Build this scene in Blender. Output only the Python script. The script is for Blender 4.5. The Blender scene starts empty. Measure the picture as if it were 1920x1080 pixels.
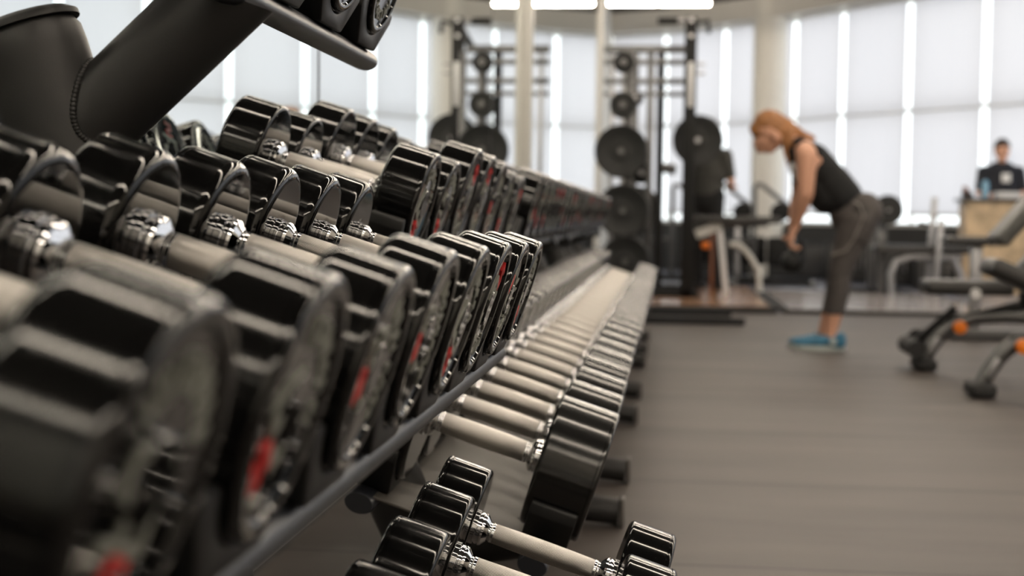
import bpy, bmesh, math, random
import numpy as np
from mathutils import Vector, Matrix
rnd = random.Random(7)
C = bpy.context.scene.collection
PI = math.pi
ORD = ['first','second','third','fourth','fifth','sixth','seventh','eighth','ninth','tenth']

# ------------------------------------------------------------------ camera geometry
F_PX = 2667.0; VPX, VPY = 1250, 408; ROLL = math.radians(1.1); EYE = 0.78
def _basis():
    v = np.array([VPX-960, 540-VPY, -F_PX]); v = v/np.linalg.norm(v)
    u = np.array([math.sin(ROLL), math.cos(ROLL), 0]); z = u-u.dot(v)*v; z = z/np.linalg.norm(z)
    return np.array([np.cross(v, z), v, z])
CM = _basis()
def W(px, py, Y):
    """where the sight line through a picture point meets the plane at distance Y"""
    d = CM @ np.array([px-960, 540-py, -F_PX]); d = d/d[1]*Y
    return Vector((d[0], Y, d[2]+EYE))

# ------------------------------------------------------------------ materials
def mat(name, col, rough=.5, metal=0., coat=0., emit=None, es=0., noise=0., nscale=20., bump=0., bscale=80., spec=.5, rvar=0.):
    m = bpy.data.materials.new(name); m.use_nodes = True
    nt = m.node_tree; b = nt.nodes['Principled BSDF']
    b.inputs['Base Color'].default_value = (*col, 1); b.inputs['Roughness'].default_value = rough
    b.inputs['Metallic'].default_value = metal; b.inputs['Coat Weight'].default_value = coat
    b.inputs['Coat Roughness'].default_value = .04; b.inputs['Specular IOR Level'].default_value = spec
    if emit: b.inputs['Emission Color'].default_value = (*emit, 1); b.inputs['Emission Strength'].default_value = es
    tc = nt.nodes.new('ShaderNodeTexCoord')
    if noise or rvar:
        n = nt.nodes.new('ShaderNodeTexNoise'); n.inputs['Scale'].default_value = nscale; n.inputs['Detail'].default_value = 4
        nt.links.new(tc.outputs['Object'], n.inputs['Vector'])
        if noise:
            r = nt.nodes.new('ShaderNodeMapRange'); r.inputs['From Min'].default_value = .3; r.inputs['From Max'].default_value = .7
            r.inputs['To Min'].default_value = 1-noise; r.inputs['To Max'].default_value = 1+noise
            mx = nt.nodes.new('ShaderNodeVectorMath'); mx.operation = 'SCALE'; mx.inputs[0].default_value = col
            nt.links.new(n.outputs['Fac'], r.inputs['Value']); nt.links.new(r.outputs[0], mx.inputs['Scale'])
            nt.links.new(mx.outputs[0], b.inputs['Base Color'])
        if rvar:
            r2 = nt.nodes.new('ShaderNodeMapRange'); r2.inputs['From Min'].default_value = .35; r2.inputs['From Max'].default_value = .65
            r2.inputs['To Min'].default_value = rough; r2.inputs['To Max'].default_value = rough+rvar
            nt.links.new(n.outputs['Fac'], r2.inputs['Value']); nt.links.new(r2.outputs[0], b.inputs['Roughness'])
    if bump:
        n2 = nt.nodes.new('ShaderNodeTexNoise'); n2.inputs['Scale'].default_value = bscale; n2.inputs['Detail'].default_value = 3
        bp = nt.nodes.new('ShaderNodeBump'); bp.inputs['Strength'].default_value = bump; bp.inputs['Distance'].default_value = .001
        nt.links.new(tc.outputs['Object'], n2.inputs['Vector']); nt.links.new(n2.outputs['Fac'], bp.inputs['Height'])
        nt.links.new(bp.outputs['Normal'], b.inputs['Normal'])
    return m

def knurl_mat():
    m = mat('knurled_chrome', (.50, .48, .44), .33, 1.0)
    nt = m.node_tree; N = nt.nodes.new; L = nt.links.new; b = nt.nodes['Principled BSDF']
    tc = N('ShaderNodeTexCoord'); s = N('ShaderNodeSeparateXYZ'); L(tc.outputs['Object'], s.inputs[0])
    a = N('ShaderNodeMath'); a.operation = 'ARCTAN2'; L(s.outputs['Y'], a.inputs[0]); L(s.outputs['Z'], a.inputs[1])
    th = N('ShaderNodeMath'); th.operation = 'MULTIPLY'; th.inputs[1].default_value = 36; L(a.outputs[0], th.inputs[0])
    xx = N('ShaderNodeMath'); xx.operation = 'MULTIPLY'; xx.inputs[1].default_value = 2600; L(s.outputs['X'], xx.inputs[0])
    out = []
    for op in ('ADD', 'SUBTRACT'):
        q = N('ShaderNodeMath'); q.operation = op; L(xx.outputs[0], q.inputs[0]); L(th.outputs[0], q.inputs[1])
        si = N('ShaderNodeMath'); si.operation = 'SINE'; L(q.outputs[0], si.inputs[0]); out.append(si)
    p = N('ShaderNodeMath'); p.operation = 'MAXIMUM'; L(out[0].outputs[0], p.inputs[0]); L(out[1].outputs[0], p.inputs[1])
    bp = N('ShaderNodeBump'); bp.inputs['Strength'].default_value = .55; bp.inputs['Distance'].default_value = .0004; bp.invert = True
    L(p.outputs[0], bp.inputs['Height']); L(bp.outputs['Normal'], b.inputs['Normal'])
    mr = N('ShaderNodeMapRange'); mr.inputs['From Min'].default_value = -.2; mr.inputs['From Max'].default_value = 1
    mr.inputs['To Min'].default_value = 1.0; mr.inputs['To Max'].default_value = .5
    vm = N('ShaderNodeVectorMath'); vm.operation = 'SCALE'; vm.inputs[0].default_value = (1.0, .96, .90)
    L(p.outputs[0], mr.inputs['Value']); L(mr.outputs[0], vm.inputs['Scale']); L(vm.outputs[0], b.inputs['Base Color'])
    return m

def floor_mat():
    m = mat('rubber_matting', (.1, .09, .08), .55, spec=.35)
    nt = m.node_tree; N = nt.nodes.new; L = nt.links.new; b = nt.nodes['Principled BSDF']
    tc = N('ShaderNodeTexCoord'); s = N('ShaderNodeSeparateXYZ'); L(tc.outputs['Object'], s.inputs[0])
    def math_(op, a, bb=None):
        n = N('ShaderNodeMath'); n.operation = op
        for i, v in enumerate((a, bb)):
            if v is None: continue
            if isinstance(v, (int, float)): n.inputs[i].default_value = v
            else: L(v, n.inputs[i])
        return n.outputs[0]
    # seams every 1.015 m across the room, plus staggered end joints
    ys = math_('DIVIDE', math_('SUBTRACT', s.outputs['Y'], 3.19), 1.018)
    fy = math_('FRACT', ys); dy = math_('MINIMUM', fy, math_('SUBTRACT', 1, fy))
    seam = math_('LESS_THAN', dy, .007)
    soft = N('ShaderNodeMapRange'); L(dy, soft.inputs['Value']); soft.inputs['From Max'].default_value = .09
    soft.inputs['To Min'].default_value = .86; soft.inputs['To Max'].default_value = 1.0
    nz = N('ShaderNodeTexNoise'); nz.inputs['Scale'].default_value = 1.0; nz.inputs['Detail'].default_value = 5
    mp = N('ShaderNodeMapping'); mp.inputs['Scale'].default_value = (.8, 3.2, 1); L(tc.outputs['Object'], mp.inputs[0]); L(mp.outputs[0], nz.inputs['Vector'])
    r = N('ShaderNodeMapRange'); L(nz.outputs['Fac'], r.inputs['Value']); r.inputs['From Min'].default_value = .3; r.inputs['From Max'].default_value = .7
    r.inputs['To Min'].default_value = .76; r.inputs['To Max'].default_value = 1.18
    sp = N('ShaderNodeTexNoise'); sp.inputs['Scale'].default_value = 260; L(tc.outputs['Object'], sp.inputs['Vector'])
    r3 = N('ShaderNodeMapRange'); L(sp.outputs['Fac'], r3.inputs['Value']); r3.inputs['To Min'].default_value = .8; r3.inputs['To Max'].default_value = 1.2
    k = math_('MULTIPLY', math_('MULTIPLY', r.outputs[0], soft.outputs[0]), math_('MULTIPLY', r3.outputs[0], math_('SUBTRACT', 1, math_('MULTIPLY', seam, .55))))
    vm = N('ShaderNodeVectorMath'); vm.operation = 'SCALE'; vm.inputs[0].default_value = (.091, .077, .068); L(k, vm.inputs['Scale'])
    L(vm.outputs[0], b.inputs['Base Color'])
    bp = N('ShaderNodeBump'); bp.inputs['Strength'].default_value = .5; bp.inputs['Distance'].default_value = .004
    L(math_('ADD', math_('MULTIPLY', nz.outputs['Fac'], 2.0), math_('MULTIPLY', seam, -1.0)), bp.inputs['Height']); L(bp.outputs['Normal'], b.inputs['Normal'])
    return m

def turned(m, rough, face_rough):
    # barrels are turned: the sheen stretches along the axis; the flat faces are polished
    nt = m.node_tree; N = nt.nodes.new; L = nt.links.new; b = nt.nodes['Principled BSDF']
    tc = N('ShaderNodeTexCoord'); sx = N('ShaderNodeSeparateXYZ'); L(tc.outputs['Normal'], sx.inputs[0])
    ab = N('ShaderNodeMath'); ab.operation = 'ABSOLUTE'; L(sx.outputs['X'], ab.inputs[0])
    for key, a, c in (('Anisotropic', .95, 0), ('Roughness', rough, face_rough)):
        r = N('ShaderNodeMapRange'); r.inputs['From Min'].default_value = .1; r.inputs['From Max'].default_value = .5
        r.inputs['To Min'].default_value = a; r.inputs['To Max'].default_value = c; L(ab.outputs[0], r.inputs['Value']); L(r.outputs[0], b.inputs[key])
    t = N('ShaderNodeTangent'); t.direction_type = 'RADIAL'; t.axis = 'X'; L(t.outputs[0], b.inputs['Tangent'])
    b.inputs['Anisotropic Rotation'].default_value = .25
    return m
M = {}
M['urethane'] = mat('black_urethane', (.004, .004, .004), .08, spec=.5)
turned(M['urethane'], .13, .05)
M['urethane_worn'] = mat('scuffed_black_urethane', (.011, .0105, .010), .17, spec=.7)
turned(M['urethane_worn'], .24, .12)
M['chrome'] = mat('chrome', (.82, .83, .85), .07, 1.0)
M['knurl'] = knurl_mat()
M['silver'] = mat('silver_paint', (.29, .30, .265), .45, .3)
M['red'] = mat('red_paint', (.62, .02, .02), .4)
M['rack'] = mat('charcoal_powder_coat', (.022, .0215, .021), .42, bump=.25, bscale=900, spec=.5)
M['rail'] = mat('grey_powder_coat', (.021, .023, .029), .36, bump=.2, bscale=900)
M['saddle'] = mat('black_moulded_plastic', (.007, .007, .007), .5, bump=.15, bscale=500)
M['sheet'] = mat('grey_sheet_steel', (.095, .087, .077), .5)
M['plate'] = mat('cast_iron_plate', (.012, .0125, .012), .55, noise=.3, spec=.35)
M['black'] = mat('matt_black_steel', (.010, .010, .010), .6, spec=.2)
M['grey_steel'] = mat('silver_grey_steel', (.33, .33, .34), .35, .6)
M['white_steel'] = mat('white_painted_steel', (.66, .66, .62), .35)
M['gunmetal'] = mat('bench_gunmetal_frame', (.10, .10, .10), .3, .5)
M['vinyl'] = mat('black_vinyl_upholstery', (.018, .017, .016), .42)
M['vinyl_grey'] = mat('grey_vinyl_upholstery', (.09, .09, .085), .45)
M['orange'] = mat('orange_plastic', (.9, .22, .01), .4)
M['white'] = mat('white_plastic', (.8, .8, .8), .4)
M['rubber'] = mat('rubber_matting_base', (.015, .015, .015), .7)
M['floor'] = floor_mat()
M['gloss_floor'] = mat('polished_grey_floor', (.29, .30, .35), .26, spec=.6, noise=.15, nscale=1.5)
M['wood'] = mat('lacquered_oak', (.33, .19, .11), .22, noise=.2, nscale=6)
M['platform_pad'] = mat('pale_platform_top', (.5, .46, .45), .14, noise=.08, nscale=3)
M['wall'] = mat('cream_paint', (.80, .78, .72), .7, noise=.03)
M['dark_wall'] = mat('black_lower_wall', (.03, .03, .03), .6)
M['soffit'] = mat('warm_grey_soffit', (.72, .70, .65), .7)
M['ceil'] = mat('black_ceiling', (.005, .0045, .004), .8)
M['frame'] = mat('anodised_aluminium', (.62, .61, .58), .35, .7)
M['mirror'] = mat('mirror_glass', (.86, .91, .90), .0, 1.0)
M['tube'] = mat('lamp_tube', (1, 1, .9), .5, emit=(1, .87, .72), es=62)
M['skin'] = mat('skin', (.72, .39, .26), .5)
M['hair'] = mat('ginger_hair', (.33, .14, .045), .5, noise=.2, nscale=25)
M['hair_dark'] = mat('dark_brown_hair', (.035, .02, .015), .5, noise=.3, nscale=60)
M['black_top'] = mat('black_cotton', (.004, .004, .0045), .85)
M['leggings'] = mat('grey_marl_leggings', (.075, .066, .062), .75, noise=.25, nscale=90)
M['legging_panel'] = mat('dark_mesh_panel', (.04, .035, .033), .7)
M['piping'] = mat('pale_piping', (.25, .23, .21), .6)
M['navy'] = mat('navy_polo', (.012, .014, .022), .8)
M['grey_cloth'] = mat('grey_cotton', (.05, .05, .045), .85)
M['shoe'] = mat('blue_mesh_shoe', (.03, .16, .27), .6, noise=.5, nscale=50)
M['sole'] = mat('pale_sole', (.5, .55, .52), .6)
M['lace'] = mat('shoe_lace', (.02, .03, .03), .7)
M['desk'] = mat('tan_woven_desk_front', (.60, .45, .28), .55, noise=.35, nscale=8)
M['desk_top'] = mat('dark_counter', (.06, .05, .045), .35)
M['paper'] = mat('white_paper', (.85, .86, .86), .7)
M['bottle'] = mat('blue_plastic_bottle', (.20, .42, .60), .2)
M['brown'] = mat('brown_leather', (.20, .07, .03), .5)
M['eye'] = mat('eye', (.02, .015, .01), .2)
M['lip'] = mat('lip', (.45, .14, .11), .5)
M['glass'] = bpy.data.materials.new('window_glass'); M['glass'].use_nodes = True
_nt = M['glass'].node_tree; _nt.nodes.clear()
_o = _nt.nodes.new('ShaderNodeOutputMaterial'); _t = _nt.nodes.new('ShaderNodeBsdfTransparent'); _g = _nt.nodes.new('ShaderNodeBsdfGlossy'); _g.inputs['Roughness'].default_value = 0
_t.inputs['Color'].default_value = (.99, 1, .99, 1)
_m = _nt.nodes.new('ShaderNodeMixShader'); _m.inputs[0].default_value = .06
_nt.links.new(_t.outputs[0], _m.inputs[1]); _nt.links.new(_g.outputs[0], _m.inputs[2]); _nt.links.new(_m.outputs[0], _o.inputs[0])
M['blind'] = bpy.data.materials.new('white_screen_fabric'); M['blind'].use_nodes = True
_nt = M['blind'].node_tree; _nt.nodes.clear()
_o = _nt.nodes.new('ShaderNodeOutputMaterial'); _t = _nt.nodes.new('ShaderNodeBsdfTranslucent'); _d = _nt.nodes.new('ShaderNodeBsdfDiffuse')
_tc = _nt.nodes.new('ShaderNodeTexCoord'); _n = _nt.nodes.new('ShaderNodeTexNoise'); _n.inputs['Scale'].default_value = 3
_mp = _nt.nodes.new('ShaderNodeMapping'); _mp.inputs['Scale'].default_value = (9, 9, .15)
_nt.links.new(_tc.outputs['Object'], _mp.inputs[0]); _nt.links.new(_mp.outputs[0], _n.inputs['Vector'])
_mr = _nt.nodes.new('ShaderNodeMapRange'); _mr.inputs['To Min'].default_value = .94; _mr.inputs['To Max'].default_value = 1.05
_vm = _nt.nodes.new('ShaderNodeVectorMath'); _vm.operation = 'SCALE'; _vm.inputs[0].default_value = (.375, .367, .388)
_nt.links.new(_n.outputs['Fac'], _mr.inputs['Value']); _nt.links.new(_mr.outputs[0], _vm.inputs['Scale']); _nt.links.new(_vm.outputs[0], _t.inputs['Color'])
_d.inputs['Color'].default_value = (.30, .30, .30, 1)
_m = _nt.nodes.new('ShaderNodeAddShader')
_nt.links.new(_t.outputs[0], _m.inputs[0]); _nt.links.new(_d.outputs[0], _m.inputs[1]); _nt.links.new(_m.outputs[0], _o.inputs[0])

# ------------------------------------------------------------------ object helpers
def tag(o, label=None, cat=None, group=None, kind=None):
    if label: o['label'] = label
    if cat: o['category'] = cat
    if group: o['group'] = group
    if kind: o['kind'] = kind
    return o
def empty(name, loc=(0, 0, 0), rot=(0, 0, 0), label=None, cat=None, group=None):
    o = bpy.data.objects.new(name, None); C.objects.link(o); o.location = loc; o.rotation_euler = rot
    o.empty_display_size = .05
    return tag(o, label, cat, group)
def link(name, me, m, parent=None, label=None):
    me.materials.clear(); me.materials.append(m)
    o = bpy.data.objects.new(name, me); C.objects.link(o)
    if parent is not None: o.parent = parent
    if label: o['label'] = label
    return o
class MB:
    def __init__(s): s.v = []; s.f = []
    def add(s, v, f):
        b = len(s.v); s.v += [tuple(p) for p in v]; s.f += [tuple(i+b for i in q) for q in f]; return s
    def box(s, c, d, mtx=None, bev=0.0, seg=2):
        bm = bmesh.new(); bmesh.ops.create_cube(bm, size=1)
        for v in bm.verts: v.co = Vector((v.co.x*d[0], v.co.y*d[1], v.co.z*d[2]))
        if bev: bmesh.ops.bevel(bm, geom=list(bm.edges)+list(bm.verts), offset=bev, segments=seg, profile=.5, affect='EDGES')
        if mtx is not None: bmesh.ops.transform(bm, matrix=mtx, verts=bm.verts)
        bm.verts.index_update()
        s.add([v.co+Vector(c) for v in bm.verts], [[v.index for v in f.verts] for f in bm.faces]); bm.free(); return s
    def tube(s, pts, r, n=12, ry=None, up=(0, 1, 0), cap=True):
        """sweep an ellipse (r across, ry along 'up') along pts; r may be a list"""
        pts = [Vector(p) for p in pts]; up = Vector(up); rings = []
        for i, p in enumerate(pts):
            t = (pts[min(i+1, len(pts)-1)]-pts[max(i-1, 0)]).normalized()
            u2 = up-up.dot(t)*t
            if u2.length < 1e-3: u2 = Vector((1, 0, 0))-t.x*t
            u2.normalize(); w = t.cross(u2)
            ra = r[i] if isinstance(r, (list, tuple)) else r
            rb = (ry[i] if isinstance(ry, (list, tuple)) else ry) if ry else ra
            rings.append([p+w*(ra*math.cos(2*PI*k/n))+u2*(rb*math.sin(2*PI*k/n)) for k in range(n)])
        v = [q for g in rings for q in g]; f = []
        for i in range(len(rings)-1):
            for k in range(n): f.append((i*n+k, i*n+(k+1) % n, (i+1)*n+(k+1) % n, (i+1)*n+k))
        if cap: f.append(tuple(reversed(range(n)))); f.append(tuple((len(rings)-1)*n+k for k in range(n)))
        return s.add(v, f)
    def bar(s, a, b, w, h, up=(0, 0, 1), bev=.004):
        a, b = Vector(a), Vector(b); t = (b-a); L = t.length; t.normalize(); up = Vector(up)
        z = (up-up.dot(t)*t); z = z.normalized() if z.length > 1e-4 else Vector((1, 0, 0)); y = z.cross(t)
        m = Matrix((t, y, z)).transposed().to_4x4()
        return s.box((a+b)/2, (L, w, h), m, bev)
    def lathe(s, prof, n=48, axis='X', c=(0, 0, 0)):
        """prof: (along, radius)"""
        v = []; f = []; c = Vector(c)
        for (x, r) in prof:
            for k in range(n):
                a = 2*PI*k/n; q = (x, r*math.cos(a), r*math.sin(a))
                q = q if axis == 'X' else ((q[1], q[0], q[2]) if axis == 'Y' else (q[1], q[2], q[0]))
                v.append(Vector(q)+c)
        for i in range(len(prof)-1):
            for k in range(n): f.append((i*n+k, i*n+(k+1) % n, (i+1)*n+(k+1) % n, (i+1)*n+k))
        f.append(tuple(range(n))); f.append(tuple((len(prof)-1)*n+k for k in reversed(range(n))))
        return s.add(v, f)
    def prism(s, poly, x0, x1, m=None):
        """poly of (y,z) extruded along x"""
        n = len(poly); v = [Vector((x0, y, z)) for y, z in poly]+[Vector((x1, y, z)) for y, z in poly]
        if m is not None: v = [m @ q for q in v]
        f = [(i, (i+1) % n, n+(i+1) % n, n+i) for i in range(n)]+[tuple(reversed(range(n))), tuple(range(n, 2*n))]
        return s.add(v, f)
    def mesh(s, name, smooth=35):
        me = bpy.data.meshes.new(name); me.from_pydata([tuple(v) for v in s.v], [], s.f)
        bm = bmesh.new(); bm.from_mesh(me); bmesh.ops.recalc_face_normals(bm, faces=bm.faces); bm.to_mesh(me); bm.free()
        if smooth:
            me.polygons.foreach_set('use_smooth', [True]*len(me.polygons)); me.set_sharp_from_angle(angle=math.radians(smooth))
        me.update(); return me
    def obj(s, name, m, parent=None, label=None, smooth=35): return link(name, s.mesh(name, smooth), m, parent, label)

# ------------------------------------------------------------------ dumbbells
HALF = .0975     # centre to inner face of a head
def head_mesh(D, T, side):
    R = D/2; b = .0055; prof = []
    x0 = HALF; x1 = HALF+T
    ri = .0115 if T < .06 else .0065
    prof += [(x0+.001, .010), (x0, .022), (x0, .024), (x0, R-ri-.002), (x0, R-ri)]
    for k in range(1, 7): a = k/6*PI/2; prof.append((x0+ri-ri*math.cos(a), R-ri+ri*math.sin(a)))
    prof += [(x0+ri+.0012, R), (x1-b-.0050, R), (x1-b-.0036, R), (x1-b-.0030, R-.0010), (x1-b-.0020, R-.0010), (x1-b-.0014, R)]
    for k in range(0, 7): a = k/6*PI/2; prof.append((x1-b+b*math.sin(a), R-b+b*math.cos(a)))
    prof += [(x1, R*.86), (x1-.0005, R*.845), (x1-.0032, R*.82), (x1-.0034, R*.80), (x1-.0034, R*.29), (x1-.0034, R*.27), (x1-.0010, R*.25), (x1-.0010, .003)]
    prof = [(side*x, r) for x, r in prof]
    return MB().lathe(prof, 64).mesh('head', 30)
def stroke(mb, pts, w, x, side, h=.0016):
    """a raised painted stroke on the face plane x (pts in y,z)"""
    for (a, b) in zip(pts[:-1], pts[1:]):
        a2, b2 = Vector((0, *a)), Vector((0, *b)); t = (b2-a2).normalized(); n = Vector((0, -t.z, t.y))*w/2; e = t*w*.35
        q = [a2-e+n, a2-e-n, b2+e-n, b2+e+n]
        v = [p+Vector((side*(x-.001), 0, 0)) for p in q]+[p+Vector((side*(x+h), 0, 0)) for p in q]
        mb.add(v, [(0, 1, 2, 3), (7, 6, 5, 4), (0, 4, 5, 1), (1, 5, 6, 2), (2, 6, 7, 3), (3, 7, 4, 0)])
def marks(D, T, side, seed):
    R = D/2; x = HALF+T-.0034; r = random.Random(seed)
    sl, rd = MB(), MB()
    # a curved row of raised lettering strokes round the face and two large strokes below
    for k in range(9):
        a = math.radians(150-k*15); cy, cz = .60*R*math.cos(a)*side, .60*R*math.sin(a)
        e1 = Vector((math.cos(a)*side, math.sin(a))); e2 = Vector((math.sin(a)*side, -math.cos(a)))
        s = R*.10
        g = r.choice([[(-.5, 1), (-.5, -1)], [(-.5, -1), (0, 1), (.5, -1)], [(.5, .9), (-.4, .9), (-.4, -.9), (.5, -.9)],
                      [(-.5, -1), (-.5, 1), (.4, .5), (-.3, 0)], [(.5, .8), (-.4, .5), (.4, -.4), (-.4, -.9)]])
        stroke(sl, [(cy+e1.x*v*s+e2.x*u*s, cz+e1.y*v*s+e2.y*u*s) for u, v in g], R*.035, x, side)
    for oy in (-.22, .12):
        g = r.choice([[(.1, .24), (-.1, .2), (-.1, .02), (.1, .0), (.12, -.2), (-.1, -.22)],
                      [(-.1, .22), (.12, .22), (.0, -.24)], [(-.1, .0), (.0, .24), (.12, .0), (.1, -.24), (-.1, -.22), (-.1, .0)]])
        stroke(sl, [((oy+u)*R*1.15*side, (v-.1)*R*1.15) for u, v in g], R*.075, x, side)
    stroke(rd, [(.12*R*side, -.44*R), (-.10*R*side, -.42*R), (-.12*R*side, -.53*R), (.12*R*side, -.60*R), (.10*R*side, -.70*R), (-.13*R*side, -.70*R)], R*.075, x, side)
    return sl.mesh('lettering', 30), rd.mesh('emblem', 30)
def collar_mesh(g, side):
    r = g/2; H = HALF
    p = [(H, r*1.75), (H-.003, r*1.75), (H-.0035, r*1.5), (H-.0045, r*1.5), (H-.005, r*1.62), (H-.0085, r*1.62), (H-.009, r*1.5), (H-.010, r*1.5),
         (H-.0105, r*1.66), (H-.0135, r*1.60), (H-.0195, r*1.06), (H-.020, r*.90), (H-.0235, r*.90), (H-.024, r*1.0), (H-.0275, r*1.0), (H-.028, r*.9)]
    return MB().lathe([(side*a, b) for a, b in p], 40).mesh('collar', 25)
def grip_mesh(g):
    r = g/2; L = HALF-.0225
    return MB().lathe([(-L, r*.9), (-L+.001, r*.98), (-L*.5, r*1.03), (0, r*1.06), (L*.5, r*1.03), (L-.001, r*.98), (L, r*.9)], 48).mesh('grip', 60)
_cache = {}
def cm(key, fn):
    if key not in _cache: _cache[key] = fn()
    return _cache[key]
def place(name, me, m, parent):
    if not me.materials: me.materials.append(m)
    o = bpy.data.objects.new(name, me); C.objects.link(o); o.parent = parent; return o
def dumbbell(loc, tilt, phi, D, T, g, label, group, worn=False, yaw=0):
    root = empty('dumbbell', loc, (phi, tilt, yaw), label, 'dumbbell', group)
    um = M['urethane_worn'] if worn else M['urethane']; D = round(D, 3); T = round(T, 3)
    for s in (-1, 1):
        h = place('head', cm(('h', D, T, s, worn), lambda: head_mesh(D, T, s)), um, root)
        k = int(round(loc[1]*10)) % 4
        a, b = cm(('m', D, T, s, k), lambda: marks(D, T, s, k))
        place('lettering', a, M['silver'], h); place('emblem', b, M['red'], h)
        place('collar', cm(('c', g, s), lambda: collar_mesh(g, s)), M['chrome'], root)
    place('grip', cm(('g', g), lambda: grip_mesh(g)), M['knurl'], root)
    return root

# ------------------------------------------------------------------ racks
def saddle_mesh(R, T, pitch, side, drop=.022):
    w = pitch*.47; hz = -R*.42; yb = min(w*.96, math.sqrt(R*R-hz*hz)+.004); R2 = R+.0015
    poly = [(-pitch*.26, -R-drop), (pitch*.26, -R-drop), (w, -R*.62), (w, hz-.004), (w-.004, hz)]
    a0 = math.asin(hz/R2)
    for k in range(0, 15):
        a = a0+(-PI-2*a0)*k/14; poly.append((R2*math.cos(a), R2*math.sin(a)))
    poly += [(-w+.004, hz), (-w, hz-.004), (-w, -R*.62)]
    x0 = HALF+T*.12; x1 = HALF+T*.86
    bm = bmesh.new(); n = len(poly)
    va = [bm.verts.new((side*x0, y, z)) for y, z in poly]; vb = [bm.verts.new((side*x1, y, z)) for y, z in poly]
    bm.faces.new(va); bm.faces.new(list(reversed(vb)))
    for i in range(n): bm.faces.new((va[i], vb[i], vb[(i+1) % n], va[(i+1) % n]))
    bmesh.ops.recalc_face_normals(bm, faces=bm.faces)
    ed = [e for e in bm.edges if len(e.link_faces) == 2 and e.calc_face_angle(0) > .6]
    bmesh.ops.bevel(bm, geom=ed, offset=.0025, segments=2, profile=.5, affect='EDGES')
    me = bpy.data.meshes.new('saddle'); bm.to_mesh(me); bm.free()
    me.polygons.foreach_set('use_smooth', [True]*len(me.polygons)); me.set_sharp_from_angle(angle=math.radians(40))
    return me
def tier(root, X0, Z0, tilt, R, T, pitch, ys, y0, y1, sheet=False, drop=.022, rail=.021):
    """rails and saddles of one shelf; (X0,Z0) is the line of dumbbell centres"""
    u = Vector((math.cos(tilt), 0, -math.sin(tilt))); n = Vector((math.sin(tilt), 0, math.cos(tilt)))
    base = Vector((X0, 0, Z0))
    for s in (-1, 1):
        c = base+u*(s*(HALF+T*.45))+n*(-R-drop-rail*.9)
        pts = [c+Vector((0, y, 0)) for y in (y0, y0+.003, y0+.01, y1-.01, y1-.003, y1)]
        MB().tube(pts, [rail*1.38, rail*1.46, rail*1.5, rail*1.5, rail*1.46, rail*1.38], 20, ry=[rail*.95, rail*.99, rail, rail, rail*.99, rail*.95], up=n).obj('rail', M['rail'], root, smooth=50)
    for y in ys:
        for s in (-1, 1):
            o = place('saddle', cm(('s', round(R, 4), round(T, 3), pitch, s, drop), lambda: saddle_mesh(R, T, pitch, s, drop)), M['saddle'], root)
            o.location = (X0, y, Z0); o.rotation_euler = (0, tilt, 0)
    if sheet:
        c = base+n*(-R-drop-.004)
        MB().box(c+Vector((0, (y0+y1)/2, 0)), (2*HALF+T*1.1, y1-y0-.04, .004), Matrix.Rotation(tilt, 4, 'Y'), .001, 1).obj('tray', M['sheet'], root)
def oval(pts, a, b, up=(0, 1, 0), n=28): return MB().tube(pts, a, n, ry=b, up=up)

T18 = math.radians(18); T16 = math.radians(16.5)
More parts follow.
